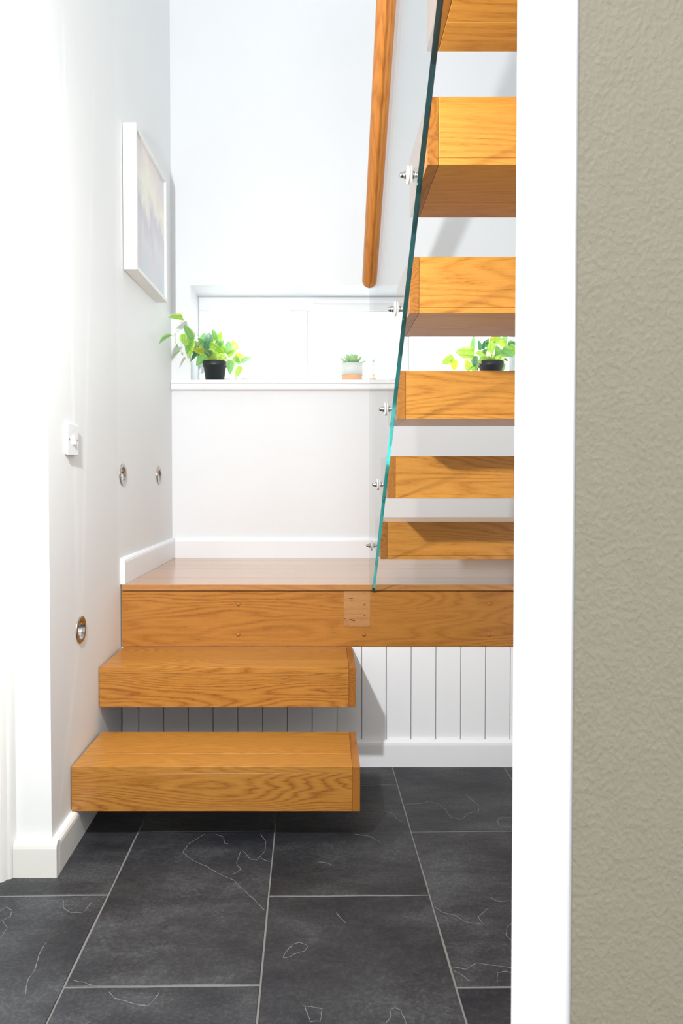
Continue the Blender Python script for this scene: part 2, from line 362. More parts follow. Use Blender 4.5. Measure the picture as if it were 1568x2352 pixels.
for k in range(-5, 3):
    base = 1.3800 if k % 2 == 0 else 1.683
    for r in range(-2, 4):
        y0 = base + 0.6135 * r; y1 = y0 + 0.6135
        if y1 < 0.6 or y0 > 2.5: continue
        def cy(x, y): return y + 0.016 * (x - colx(k, y) - 0.2)
        xs = lambda y, s: colx(k + s, y) + (G if s == 0 else -G)
        P = [(xs(y0, 0), cy(xs(y0, 0), y0) + G), (xs(y0, 1), cy(xs(y0, 1), y0) + G), (xs(y1, 1), cy(xs(y1, 1), y1) - G), (xs(y1, 0), cy(xs(y1, 0), y1) - G)]
        # slightly wavy, hand-cut edges
        poly = []
        for i in range(4):
            a, c = Vector(P[i]), Vector(P[(i + 1) % 4]); nrm = Vector((-(c - a).y, (c - a).x)).normalized()
            for q_ in range(5):
                t_ = q_ / 5; poly.append(a.lerp(c, t_) + nrm * (rng.uniform(-0.0002, 0.0012) if q_ else 0))
        dz = rng.uniform(-0.0005, 0.0)
        bm = new()
        cen = Vector((sum(p.x for p in poly) / 20, sum(p.y for p in poly) / 20))
        ring = lambda s, z: [bm.verts.new(((p.x - cen.x) * s + cen.x, (p.y - cen.y) * s + cen.y, z)) for p in poly]
        R = [ring(1, -0.012), ring(1, -0.0014 + dz), ring(0.994, dz)]
        for A, B in zip(R, R[1:]):
            for i in range(20): bm.faces.new((A[i], A[(i + 1) % 20], B[(i + 1) % 20], B[i]))
        bm.faces.new(R[-1]); bmesh.ops.recalc_face_normals(bm, faces=bm.faces)
        tiles.append((obj('tile', bm, M['slate'], fl), poly, dz))
def inside(p, poly):
    c = False; j = len(poly) - 1
    for i in range(len(poly)):
        a, b_ = poly[i], poly[j]
        if (a.y > p[1]) != (b_.y > p[1]) and p[0] < (b_.x - a.x) * (p[1] - a.y) / (b_.y - a.y) + a.x: c = not c
        j = i
    return c
for line in VEINS:
    mx_ = sum(p[0] for p in line) / len(line); my_ = sum(p[1] for p in line) / len(line)
    own = [t_ for t_ in tiles if inside((mx_, my_), t_[1])]
    if not own: continue
    t_, poly, dz = own[0]
    pts = []
    for a, c in zip(line, line[1:]):
        a, c = Vector(a), Vector(c); n_ = max(2, int((c - a).length / 0.006))
        for i in range(n_):
            pts.append(a.lerp(c, i / n_) + Vector((rng.uniform(-1, 1), rng.uniform(-1, 1))) * 0.0011)
    pts.append(Vector(line[-1]))
    bm = new(); prev = None
    for i, p in enumerate(pts):
        d = (pts[min(i + 1, len(pts) - 1)] - pts[max(i - 1, 0)]); n_ = Vector((-d.y, d.x)).normalized()
        hw = rng.uniform(0.0003, 0.0011)
        cur = [bm.verts.new((*(p + n_ * hw), dz)), bm.verts.new((*p, dz + 0.0003)), bm.verts.new((*(p - n_ * hw), dz))]
        if prev:
            bm.faces.new((prev[0], prev[1], cur[1], cur[0])); bm.faces.new((prev[1], prev[2], cur[2], cur[1]))
        prev = cur
    bmesh.ops.recalc_face_normals(bm, faces=bm.faces)
    obj('cleft_ridge', bm, M['vein'], t_)

# doorway wall the camera looks through: beige towards us, white lining in the opening
JX, JY0, JY1 = 0.190, 0.5245, 0.6755
bm = new()
for lo, hi in [((JX + 0.004, JY0 + 0.0005, 0), (1.60, JY1, 2.9)), ((-2.2, JY0 + 0.0005, 0), (-0.85, JY1, 2.9)), ((-0.85, JY0 + 0.0005, 2.15), (JX + 0.004, JY1, 2.9))]:
    box(bm, lo, hi)
struct(obj('wall_front', bm, M['beige']))
struct(pbox('wall_front_upper', (-2.0, JY1, 2.9), (1.25, JY1 + 0.045, TOP), M['wall']))
struct(pbox('trim_1', (JX, JY0, 0), (JX + 0.004, JY1 + 0.004, 2.15), M['lining'], None, 0.0015))
struct(pbox('trim_2', (-0.854, JY0, 0), (-0.850, JY1 + 0.004, 2.15), M['lining'], None, 0.0015))

# left door in the hall, wall above and its moulded architrave
struct(pbox('wall_hall_end', (-1.9, 1.78, 2.06), (XL, 1.90, TOP), M['wall']))
dr = struct(pbox('door_1', (-1.82, 1.80, 0.005), (-0.90, 1.84, 2.0), M['gloss'], None, 0.003))
prof = [(-0.809, 1.7795), (-0.809, 1.760), (-0.812, 1.752), (-0.820, 1.751), (-0.824, 1.743), (-0.8285, 1.737), (-0.840, 1.736), (-0.862, 1.745), (-0.885, 1.748), (-0.890, 1.756), (-0.890, 1.7795)]
bm = new(); prism(bm, prof, 2, 0.0, 2.06); ar = obj('trim_3', bm, M['cream']); struct(ar)
bm = new()
prism(bm, [(y, z) for y, z in ((1.7795, 2.06), (1.737, 2.06), (1.737, 2.043), (1.745, 2.02), (1.748, 1.985), (1.7795, 1.98))], 0, -1.88, -0.8905); struct(obj('trim_4', bm, M['cream']))

# skirtings with rounded tops
def skirt_profile(base, out, h, t, z0=0.0):
    """(offset along out-direction, z) pairs"""
    return [(base, z0), (base + out * t, z0), (base + out * t, z0 + h - 0.016), (base + out * (t - 0.0015), z0 + h - 0.008), (base + out * (t - 0.006), z0 + h - 0.002), (base + out * (t - 0.011), z0 + h), (base, z0 + h)]
def skirt_x(name, y, out, x0, x1, h, t, z0, m_):
    bm = new(); prism(bm, skirt_profile(y, out, h, t, z0), 0, x0, x1); return struct(obj(name, bm, m_))
skirt_x('baseboard_back', YB, -1, WX(YB) + 0.0165, XR - 0.001, 0.0955, 0.016, 0.6565, M['gloss'])
def skirt_left(name, y0, y1, h, t, z0, m_):
    bm = new(); ys = [y0] + ([2.44] if y0 < 2.44 < y1 else []) + [y1]
    rings = [[bm.verts.new((WX(y) + 0.0002 + p[0], y, p[1])) for p in skirt_profile(0, 1, h, t, z0)] for y in ys]
    n = len(rings[0])
    for A, B in zip(rings, rings[1:]):
        for i in range(n): bm.faces.new((A[i], B[i], B[(i + 1) % n], A[(i + 1) % n]))
    bm.faces.new(rings[0]); bm.faces.new(rings[-1]); bmesh.ops.recalc_face_normals(bm, faces=bm.faces)
    return struct(obj(name, bm, m_))
skirt_left('baseboard_left', YF + 0.002, YB - 0.0005, 0.0955, 0.016, 0.6565, M['gloss'])
skirt_left('baseboard_hall', 1.78, 2.436, 0.0918, 0.021, 0, M['cream'])
skirt_x('baseboard_nib', 1.78, -1, -0.8085, WX(1.78) + 0.021, 0.0918, 0.0225, 0, M['cream'])
skirt_x('baseboard_front', 2.4585, -1, WX(2.44) + 0.022, XR - 0.001, 0.0945, 0.0215, 0, M['gloss'])

# tongue-and-groove panelling below the landing: one board each
tg = struct(pbox('wall_panelling', (WX(2.5) + 0.001, 2.473, 0), (XR - 0.001, 2.485, 0.430), plain('bare_backing_board', (0.16, 0.11, 0.08), 0.8)))
pitch = 0.08995; x = 0.1406 - 0.0012
k0 = int((x - WX(2.46)) / pitch) + 1
x = x - k0 * pitch
while x < XR - 0.002:
    a = max(x, WX(2.46) + 0.002) + 0.0009; c = min(x + pitch, XR - 0.002) - 0.0009
    if c - a > 0.01:
        j = rng.uniform(-0.0006, 0.0006)
        bm = new(); prism(bm, [(a, 2.473), (c, 2.473), (c, 2.4625 + j), (c - 0.002, 2.4592 + j), (a + 0.002, 2.4592 + j), (a, 2.4625 + j)], 2, 0.0, 0.4295)
        obj('board', bm, M['gloss'], tg)
    x += pitch

# ---------------------------------------------------------------- window
YW = 3.502
win = bpy.data.objects.new('window_1', None); COL.objects.link(win); win.location = ((OX0 + OX1) / 2, YW, 1.5); struct(win)
def fr(name, lo, hi, par=None, m_=None, bev=0.002): return pbox(name, lo, hi, m_ or M['gloss'], par or win, bev)
e = 0.0006
fr('head_rail', (OX0 + e, YW, 1.894), (OX1 - e, YW + 0.05, OZ1 - e))
fr('bottom_rail', (OX0 + e, YW, 1.5095), (OX1 - e, YW + 0.05, 1.545))
fr('stile', (OX0 + e, YW, 1.545), (-0.595, YW + 0.05, 1.894)); fr('stile', (0.96, YW, 1.545), (OX1 - e, YW + 0.05, 1.894))
fr('mullion', (-0.151, YW, 1.545), (-0.080, YW + 0.05, 1.894)); fr('mullion', (0.365, YW, 1.545), (0.436, YW + 0.05, 1.894))
fr('vent_cover', (-0.045, YW - 0.012, 1.926), (0.40, YW - 0.0002, 1.945), bev=0.003)
for a, c in [(-0.595, -0.151), (-0.080, 0.365), (0.436, 0.96)]:
    bm = new(); s = 0.006
    for lo, hi in [((a, YW + 0.012, 1.545), (a + s, YW + 0.03, 1.894)), ((c - s, YW + 0.012, 1.545), (c, YW + 0.03, 1.894)), ((a + s, YW + 0.012, 1.545), (c - s, YW + 0.03, 1.545 + s)), ((a + s, YW + 0.012, 1.894 - s), (c - s, YW + 0.03, 1.894))]: box(bm, lo, hi)
    obj('glazing_bead', bm, M['gloss'], win)
    pbox('pane', (a + s, YW + 0.018, 1.545 + s), (c - s, YW + 0.022, 1.894 - s), M['pane'], win)
bm = new()
prism(bm, [(3.262, 1.492), (3.2635, 1.4885), (YB, 1.4885), (YB, 1.4885), (YW - 0.001, 1.4885), (YW - 0.001, 1.5083), (3.2645, 1.5083), (3.262, 1.5055)][0:3] + [(YW - 0.001, 1.4885), (YW - 0.001, 1.5083), (3.2645, 1.5083), (3.262, 1.5055)], 0, WX(YB) + 0.001, XR - 0.001)
# trim the part inside the opening to the opening width
for v_ in bm.verts:
    if v_.co.y > YB + 0.01: v_.co.x = max(OX0 + 0.001, min(OX1 - 0.001, v_.co.x))
obj('sill_board', bm, M['gloss'], win)
bm = new(); prism(bm, [(YB - 0.0005, 1.4880), (3.2645, 1.4880), (3.2645, 1.468), (3.268, 1.462), (3.276, 1.4585), (YB - 0.0005, 1.4575)], 0, WX(YB) + 0.001, XR - 0.001); obj('sill_moulding', bm, M['gloss'], win)

# ---------------------------------------------------------------- lower cantilever oak steps
def step(x0, x1, y0, y1, zt, t, label, name='oak_step', split=0.10, rear=False, mats=('oak', 'oak', 'oak_y')):
    """hollow box tread built up from boards; rear=True: the face turned to the camera is its back"""
    th = thing(name, label, 'stair step', ((x0 + x1) / 2, (y0 + y1) / 2, zt - t), 'oak treads of the upper flight' if rear else 'lower oak steps')
    zb = zt - t; e = 0.0003; B = 0.0006; ep = 0.022; b_ = 0.020
    if rear:       # end panel on the left, towards the glass
        ex = (x0, x0 + ep - e); fx = (x0 + ep + e, x1)
    else:
        ex = (x1 - ep + e, x1); fx = (x0, x1 - ep - e)
    m_f, m_t, m_e = (M[k] for k in mats)
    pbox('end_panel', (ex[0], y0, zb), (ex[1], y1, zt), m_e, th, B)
    if rear:
        pbox('rear_panel', (fx[0], y0, zb + 0.013), (fx[1], y0 + b_, zt), m_f, th, B)
        pbox('bottom_board', (fx[0], y0, zb), (fx[1], y0 + 0.178, zb + 0.0125), m_t, th, B)
        pbox('bottom_board', (fx[0], y0 + 0.1785, zb), (fx[1], y1, zb + 0.0125), m_t, th, B)
        pbox('front_panel', (fx[0], y1 - b_, zb + 0.013), (fx[1], y1, zt), m_f, th, B)
        pbox('top_board', (fx[0], y0 + b_ + e, zt - b_), (fx[1], y1 - b_ - e, zt), m_t, th, B)
    else:
        pbox('front_panel', (fx[0], y0, zb), (fx[1], y0 + 0.018, zt - 0.0196), m_f, th, B)
        pbox('top_board', (fx[0], y0, zt - 0.019), (fx[1], y0 + split - e, zt), m_t, th, B)
        pbox('top_board', (fx[0], y0 + split + e, zt - 0.019), (fx[1], y1, zt), m_t, th, B)
        pbox('bottom_board', (fx[0], y0 + 0.0185, zb), (fx[1], y1, zb + 0.018), m_t, th, B)
    return th
step(WX(1.93) + 0.0035, 0.105, 1.924, 2.189, 0.2215, 0.1285, 'lowest floating oak step, just above the slate floor', split=0.093)
step(WX(2.19) + 0.0035, 0.105, 2.192, 2.4585, 0.4300, 0.1295, 'second floating oak step, directly below the landing fascia', split=0.093)

# ---------------------------------------------------------------- landing
ld = thing('oak_landing', 'oak stair landing with plugged fascia board above white panelling', 'landing', (0.15, 2.88, 0.44))
fa = pbox('fascia', (WX(2.46) + 0.004, YF, 0.4315), (XR - 0.002, YF + 0.025, 0.6315), M['oak_fascia'], ld, 0.0008)
for px_, pz_ in [(-0.3073, 0.5849), (-0.3073, 0.4741), (0.1481, 0.5849), (0.1481, 0.4741), (0.602, 0.587), (0.602, 0.4741)]:
    bm = new(); lathe(bm, [(0.0072, 0.001), (0.0072, -0.0006), (0.0066, -0.0009)], 'Y', 20, (px_, YF, pz_)); obj('plug', bm, M['plug'], fa)
    bm = new(); lathe(bm, [(0.0060, 0), (0.0060, -0.0006), (0.0054, -0.0011)], 'Y', 20, (px_, YF - 0.0003, pz_)); obj('plug', bm, M['oak_fascia'], fa)
pt = pbox('pale_patch', (0.0740, YF - 0.0013, 0.5030), (0.1700, YF - 0.0001, 0.6322), M['oak_pale'], fa, 0.0004); pt['label'] = 'pale rectangular patch'  # thin sheet of paler oak on the fascia
for (xx, zz, ww, hh, rr) in [(0.105, 0.5275, 0.024, 0.0035, 0.3), (0.1500, 0.543, 0.013, 0.003, 0.1), (0.100, 0.607, 0.016, 0.0025, 0.0), (0.078, 0.534, 0.010, 0.003, 0.1), (0.103, 0.601, 0.006, 0.002, 0.2)]:
    bm = new(); lathe(bm, [(0.5, 0), (0.35, -1)], 'Y', 10)
    bmesh.ops.scale(bm, verts=bm.verts, vec=(ww, 0.0006, hh)); bmesh.ops.rotate(bm, verts=bm.verts, matrix=Matrix.Rotation(rr, 3, 'Y'))
    bmesh.ops.translate(bm, verts=bm.verts, vec=(xx, YF - 0.0013, zz)); obj('gouge', bm, M['mark'], fa)
ys = [YF - 0.0015, 2.625, 2.89, 3.005, 3.17, YB - 0.001]
for i in range(5):
    g = 0.0009
    x1 = XR - 0.002
    ob = pbox('landing_board', (WX(2.8) + 0.002, ys[i] + (g if i else 0), 0.6345), (x1, ys[i + 1] - g, 0.6561), M['oak_floor'], ld, 0.0006)
    ob.name = 'nosing_board' if i == 0 else 'landing_board'

# ---------------------------------------------------------------- upper flight
tr = [(2.310, 0.893), (2.050, 1.108), (1.801, 1.325), (1.553, 1.543), (1.296, 1.759), (1.045, 1.975)]
where = ['lowest oak tread of the upper flight, just above the landing', 'second oak tread up from the landing',
         'third oak tread up, its top edge just under the black plant pot',
         'fourth oak tread up, level with the window top', 'fifth oak tread up, brightest rear face', 'topmost oak tread in view, only its underside showing']
for (y, z), lb in zip(tr, where):
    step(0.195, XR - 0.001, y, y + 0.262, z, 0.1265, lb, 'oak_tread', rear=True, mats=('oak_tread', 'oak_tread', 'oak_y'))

# ---------------------------------------------------------------- glass balustrade
GX0, GX1 = 0.1755, 0.1855; GC = 0.1805
bal = thing('glass_balustrade', 'frameless clear glass balustrade with green edge and oak handrail', 'balustrade', (GC, 2.45, 0.656))
rA, rB = Vector((2.6080, 1.7512)), Vector((1.8950, 2.3600))
u = (rB - rA).normalized(); nrm = Vector((-u.y, u.x)) if -u.y > 0 else Vector((u.y, -u.x))
rEnd = rA + u * 1.95
poly = [(2.598, 0.6568), (2.4575, 0.6568), (2.452, 0.6310), (1.0695, 1.7813)]
d = Vector((1.0695 - 2.4521, 1.7813 - 0.6305)).normalized()
pE = Vector((1.0695, 1.7813)) + d * 0.45
poly[-1] = (pE.x, pE.y)
q1 = rEnd - u * 0.0
tA = rA + u * 0.045
poly += [(pE.x, 2.6), (q1.x, q1.y), (tA.x, tA.y), (2.598, tA.y - 0.02)]
bm = new()
fs = prism(bm, poly, 0, GX0, GX1)
for f in bm.faces: f.material_index = 0 if abs(f.normal.x) > 0.9 else (2 if f.calc_center_median().y > 2.5 or (f.normal.z > 0.3 and f.normal.y > -0.9 and f.calc_center_median().z > 1) else 1)
obj('glass_panel', bm, [M['glass'], M['edge'], M['far_edge']], bal)
# handrail: two half rounds with a fine slot between them
R = 0.0310; Ln = (rEnd - rA).length
hr = bpy.data.objects.new('handrail', None)
for side in (-1, 1):
    bm = new(); rings = []; seg = 14
    stations = [(0.0, 0.30), (0.002, 0.52), (0.006, 0.76), (0.012, 0.92), (0.019, 0.985), (0.026, 1.0), (Ln * 0.33, 1.0), (Ln * 0.66, 1.0), (Ln, 1.0)]
    for s_, k in stations:
        rings.append([bm.verts.new((s_, side * (0.0021 + R * k * math.sin(math.pi * i / seg)), R * k * math.cos(math.pi * i / seg))) for i in range(seg + 1)])
    for A, B in zip(rings, rings[1:]):
        for i in range(seg): bm.faces.new((A[i], B[i], B[i + 1], A[i + 1])).smooth = True
        bm.faces.new((A[0], A[seg], B[seg], B[0]))
    bm.faces.new(rings[0]); bm.faces.new(rings[-1]); bmesh.ops.recalc_face_normals(bm, faces=bm.faces)
    o = bpy.data.objects.new('handrail_half', mesh('handrail_half', bm, M['oak_rail'])); COL.objects.link(o); o.parent = bal
    n_up = Vector((-u.y, u.x)); n_up = n_up if n_up.y > 0 else -n_up      # in (Y,Z)
    ax = rA + n_up * R
    # local x -> along u, local y -> +X world, local z -> n_up
    mt = Matrix(((0, 1, 0), (u.x, 0, n_up.x), (u.y, 0, n_up.y)))
    if mt.determinant() < 0: pass
    o.rotation_euler = mt.to_euler() if mt.determinant() > 0 else (0, 0, 0)
    if mt.determinant() < 0:
        mt = Matrix(((0, -1, 0), (u.x, 0, n_up.x), (u.y, 0, n_up.y))); o.rotation_euler = mt.to_euler()
    o.location = Vector((GC, ax.x, ax.y)) - Vector(bal.location)
bm = new(); box(bm, (0.03, -0.0020, -R + 0.0030), (Ln, 0.0020, R - 0.002))  # dark strip standing in for the shade inside the rail slot
slot_strip = bpy.data.objects.new('slot_shade', mesh('slot_shade', bm, M['mark'])); COL.objects.link(slot_strip); slot_strip.parent = bal
slot_strip.location = o.location; slot_strip.rotation_euler = o.rotation_euler; slot_strip['label'] = 'dark strip standing in for shade in the rail slot'
for y, z in [(1.4116, 1.6638), (1.6576, 1.4511), (1.9159, 1.2354), (2.184, 1.0214), (2.474, 0.7966)]:
    bm = new(); lathe(bm, [(0.0165, -0.0), (0.018, -0.0006), (0.018, -0.0034), (0.0165, -0.004)], 'X', 28, (GX0 - 0.0001, y, z)); dk = obj('clamp_disc', bm, M['washer'], bal)
    bm = new(); lathe(bm, [(0.0078, 0), (0.0078, -0.0055), (0.0068, -0.0062), (0.0061, -0.0064), (0.0061, -0.0095), (0.0054, -0.0125), (0.0036, -0.0148), (0.0012, -0.0158)], 'X', 18, (GX0 - 0.0041, y, z))
    for f in bm.faces: f.smooth = True
    obj('dome_nut', bm, M['steel'], dk)
    bm = new(); lathe(bm, [(0.014, 0.0), (0.014, 0.0094)], 'X', 20, (GX1, y, z)); obj('spacer', bm, M['steel'], bal)

# ---------------------------------------------------------------- things on the left wall
pl = ['round steel wall light lowest on the left wall, beside the second step', 'round steel wall light below the picture, left of the upper pair', 'round steel wall light nearest the back corner, below the sill end']
for (cy_, cz), lb in zip(LIGHTS, pl):
    wx = WX(cy_)
    t_ = thing('recessed_wall_light', lb, 'wall light', (wx, cy_, cz), 'recessed step lights')
    bm = new(); lathe(bm, [(0.0405, 0.0003), (0.0405, 0.0028), (0.0390, 0.0040), (0.0300, 0.0042), (0.0275, 0.0030), (0.0265, -0.0040), (0.0250, -0.0040)], 'X', 40, (wx, cy_, cz), cap=False); obj('rim', bm, M['steel'], t_)
    bm = new(); lathe(bm, [(0.0262, -0.0035), (0.0225, -0.010), (0.0222, -0.013), (0.0200, -0.0135), (0.0200, -0.036)], 'X', 36, (wx, cy_, cz), cap=False); obj('cup', bm, M['steel_cup'], t_)
    bm = new(); lathe(bm, [(0.0200, -0.036), (0.0200, -0.031), (0.0130, -0.029), (0.0120, -0.024), (0.0050, -0.022)], 'X', 28, (wx, cy_, cz)); obj('lens', bm, M['lens'], t_)
# switch
y0, y1 = 1.9010, 1.9840; zc = 1.1515; xw = WX(1.943) + 0.0012
sw = thing('light_switch', 'white rocker light switch with two screws on the left wall', 'light switch', (xw, 1.9425, zc))
pbox('back_box', (xw, y0 + 0.002, zc - 0.0425), (xw + 0.005, y1 - 0.002, zc + 0.0425), M['plastic'], sw, 0.002)
pbox('face_plate', (xw + 0.0052, y0, zc - 0.0445), (xw + 0.0095, y1, zc + 0.0445), M['plastic'], sw, 0.0018)
bm = new(); prism(bm, [(xw + 0.0096, zc - 0.0135), (xw + 0.0150, zc - 0.0130), (xw + 0.0108, zc + 0.0130), (xw + 0.0096, zc + 0.0135)], 1, 1.9425 - 0.007, 1.9425 + 0.009)
for v_ in bm.verts: pass
o = obj('rocker', bm, M['plastic'], sw)
for dy in (-0.030, 0.030):
    bm = new(); lathe(bm, [(0.0032, 0), (0.0032, 0.0005), (0.0022, 0.0007)], 'X', 14, (xw + 0.0095, 1.9425 + dy, zc)); obj('screw', bm, M['screw'], sw)
# picture
px0, px1 = WX(2.7) + 0.001, -0.6810
y0, y1, z0, z1 = 2.517, 3.004, 1.806, 2.337; f = 0.016
pc = thing('framed_picture', 'pale landscape painting in a deep white box frame on the left wall', 'picture', (px0, 2.76, z0))
bm = new(); box(bm, (px0, y0, z0), (px1, y0 + f, z1), 0.0008); obj('frame_side', bm, M['frame'], pc)
bm = new(); box(bm, (px0, y1 - f, z0), (px1, y1, z1), 0.0008); obj('frame_side', bm, M['frame'], pc)
bm = new(); box(bm, (px0, y0 + f, z0), (px1, y1 - f, z0 + f), 0.0008); obj('frame_rail', bm, M['frame'], pc)
bm = new(); box(bm, (px0, y0 + f, z1 - f), (px1, y1 - f, z1), 0.0008); obj('frame_rail', bm, M['frame'], pc)
pbox('artwork', (px1 - 0.012, y0 + f + 0.0003, z0 + f + 0.0003), (px1 - 0.009, y1 - f - 0.0003, z1 - f - 0.0003), M['art'], pc)

# ---------------------------------------------------------------- plants on the sill
def leafmesh(name, ratio, m_, curl=0.12, n=7):
    """heart-shaped leaf of length 1 along +x, folded at its midrib"""
    bm = new(); up = []; lo_ = []; mid = []
    for i in range(n + 1):
        t = i / n
        wd = ratio * 0.5 * (math.sin(math.pi * t ** 0.58) ** 0.8 if 0 < t < 1 else 0)
        z = -curl * (t * t) + 0.03 * math.sin(3.1 * t)
        mid.append(bm.verts.new((t, 0, z)))
        if 0 < i < n:
            back = -0.07 if i == 1 else 0
            up.append(bm.verts.new((t + back, wd, z + 0.18 * wd))); lo_.append(bm.verts.new((t + back, -wd, z + 0.18 * wd)))
    for i in range(n):
        for side, arr in ((1, up), (-1, lo_)):
            if i == 0: q = [mid[0], mid[1], arr[0]]
            elif i == n - 1: q = [mid[i], mid[n], arr[i - 1]]
            else: q = [mid[i], mid[i + 1], arr[i], arr[i - 1]]
            fc = bm.faces.new(q if side > 0 else q[::-1]); fc.smooth = True
    return mesh(name, bm, m_)
LM = {k: leafmesh('leaf_' + k, 0.72, LEAF[k]) for k in 'gdly'}
def place_leaf(parent, a, tip, wd, kind, roll, me=None, name='leaf'):
    a, tip = Vector(a), Vector(tip); X = (tip - a); ln = X.length; X.normalize()
    face = Vector((0, -1, 0)) ; Zv = (face - X * face.dot(X)).normalized(); Zv.rotate(Matrix.Rotation(roll, 3, X)); Y = Zv.cross(X)
    o = bpy.data.objects.new(name, me or LM[kind]); COL.objects.link(o); o.parent = parent
    mt = Matrix((X, Y, Zv)).transposed(); o.rotation_euler = mt.to_euler()
    o.location = a - Vector(parent.location); o.scale = (ln * 1.08, wd * 1.22 / 0.72, ln)
    return o
def pothos(name, label, cx, zpot, leaves, k, oy, rt, rb, hp, seed, arcs=()):
    """leaves: (base x, base z, tip x, tip z, width, kind) measured in mm-like units k from the pot's base centre"""
    rg = random.Random(seed); cyp = 3.345
    t_ = thing(name, label, 'potted plant', (cx, cyp, zpot), 'potted plants on the window sill')
    bm = new(); lathe(bm, [(rb * 0.9, 0.0), (rb, 0.0), (rb + (rt - rb) * 0.72, hp * 0.74), (rt * 0.985, hp * 0.74), (rt * 1.01, hp * 0.78), (rt * 1.04, hp), (rt * 0.96, hp), (rt * 0.93, hp * 0.86)], 'Z', 32, (cx, cyp, zpot + 0.0003)); obj('pot', bm, M['pot'], t_)
    bm = new(); lathe(bm, [(0.002, 0), (rt * 0.92, 0.0), (rt * 0.90, 0.003)], 'Z', 24, (cx, cyp, zpot + hp * 0.865)); obj('soil', bm, M['soil'], t_)
    bm = new()
    root = Vector((cx, cyp, zpot + hp * 0.87))
    for i, (bx, bz, tx, tz, wd, kd) in enumerate(leaves):
        dy = rg.uniform(-0.045, 0.02)
        a = Vector((cx + bx * k, cyp + dy, zpot + bz * k)); tp = Vector((cx + tx * k, cyp + dy + rg.uniform(-0.03, 0.012), zpot + tz * k))
        for q_ in (a, tp):           # the long tendril leans forward off the sill
            fw = max(0.0, -0.59 - q_.x) * 2.0; q_.x += 0.215 * fw; q_.y -= fw; q_.z -= 0.2 * fw
        place_leaf(t_, a, tp, wd * k, kd, rg.uniform(-0.45, 0.45))
        if a.z > zpot + hp * 0.8 or True:
            r0 = root + Vector((rg.uniform(-0.6, 0.6) * rt, rg.uniform(-0.6, 0.3) * rt, 0))
            mid_ = (r0 + a) / 2 + Vector((0, -0.012, 0.012 + 0.12 * abs(a.x - r0.x)))
            if abs(a.x - cx) > 0.11 and arcs and a.x < cx: continue
            pts = [(1 - s) ** 2 * r0 + 2 * s * (1 - s) * mid_ + s * s * a for s in (0, .2, .4, .6, .8, 1)]
            tube(bm, pts, 0.0009, 5)
    for arc in arcs:
        pts = [Vector((cx + x_ * k, cyp - 0.02, zpot + z_ * k)) for x_, z_ in arc]
        for q_ in pts:
            fw = max(0.0, -0.59 - q_.x) * 2.0; q_.x += 0.215 * fw; q_.y -= fw; q_.z -= 0.2 * fw
        tube(bm, pts, 0.0008, 5)
    obj('stem', bm, M['stem'], t_)
    return t_
# first plant: units are 1/7.127 photo pixel, about 0.306 mm on the sill
k1 = 3.345 / 1568 / 7.127
def c1(l): return [(a - 805, 1083 + 28 - b_, c - 805, 1083 + 28 - d_, w_, kd) for a, b_, c, d_, w_, kd in l]
P1 = [(300, 120, 130, 105, 95, 'l'), (145, 390, 0, 478, 85, 'g'), (272, 322, 280, 475, 105, 'l'), (450, 440, 345, 250, 125, 'g'), (430, 400, 345, 605, 110, 'g'), (450, 455, 385, 710, 115, 'l'),
      (500, 450, 430, 605, 80, 'g'), (545, 530, 410, 715, 80, 'd'), (565, 430, 645, 308, 70, 'g'), (700, 510, 735, 345, 140, 'd'), (835, 455, 740, 335, 85, 'l'), (835, 450, 790, 268, 90, 'g'), (860, 460, 922, 310, 90, 'l'),
      (740, 520, 940, 655, 130, 'l'), (645, 630, 485, 610, 110, 'y'), (690, 480, 690, 635, 125, 'd'), (665, 640, 495, 795, 150, 'g'), (710, 620, 740, 720, 130, 'd'), (725, 555, 785, 868, 165, 'l'),
      (815, 600, 855, 830, 130, 'l'), (880, 700, 1005, 745, 120, 'l'), (1040, 665, 1040, 470, 150, 'g'), (1150, 580, 1090, 430, 110, 'y'), (1010, 690, 1140, 620, 90, 'l'), (1130, 715, 1275, 690, 120, 'y'),
      (1060, 750, 1060, 980, 120, 'g'), (1235, 800, 1412, 722, 75, 'g'), (1240, 870, 1150, 1050, 105, 'l'), (1110, 700, 1225, 825, 95, 'g'), (850, 800, 985, 790, 85, 'y'), (800, 480, 965, 560, 95, 'd'), (600, 420, 560, 510, 70, 'd'),
      (770, 700, 700, 770, 90, 'y'), (900, 560, 985, 660, 120, 'l'), (600, 560, 520, 660, 90, 'd'), (870, 560, 960, 450, 100, 'g'), (640, 520, 560, 430, 90, 'g'), (175, 480, 175, 530, 30, 'g'), (240, 590, 135, 655, 30, 'g')]
arcs = [[(x_ - 805, 1111 - z_) for x_, z_ in [(640, 560), (560, 400), (490, 300), (420, 258), (350, 245), (270, 275), (200, 320), (145, 390)]], [(x_ - 805, 1111 - z_) for x_, z_ in [(345, 245), (330, 200), (300, 175), (255, 165)]], [(x_ - 805, 1111 - z_) for x_, z_ in [(180, 340), (182, 400), (176, 500)]]]
pothos('potted_plant', 'trailing green plant in a black pot at the left end of the sill', -0.5282, 1.5083, c1(P1), k1, 0, 0.0585, 0.0440, 0.098, 3, arcs)
k2 = 3.345 / 1568 / 6.533
def c2(l): return [(a - 948, 862 + 26 - b_, c - 948, 862 + 26 - d_, w_, kd) for a, b_, c, d_, w_, kd in l]
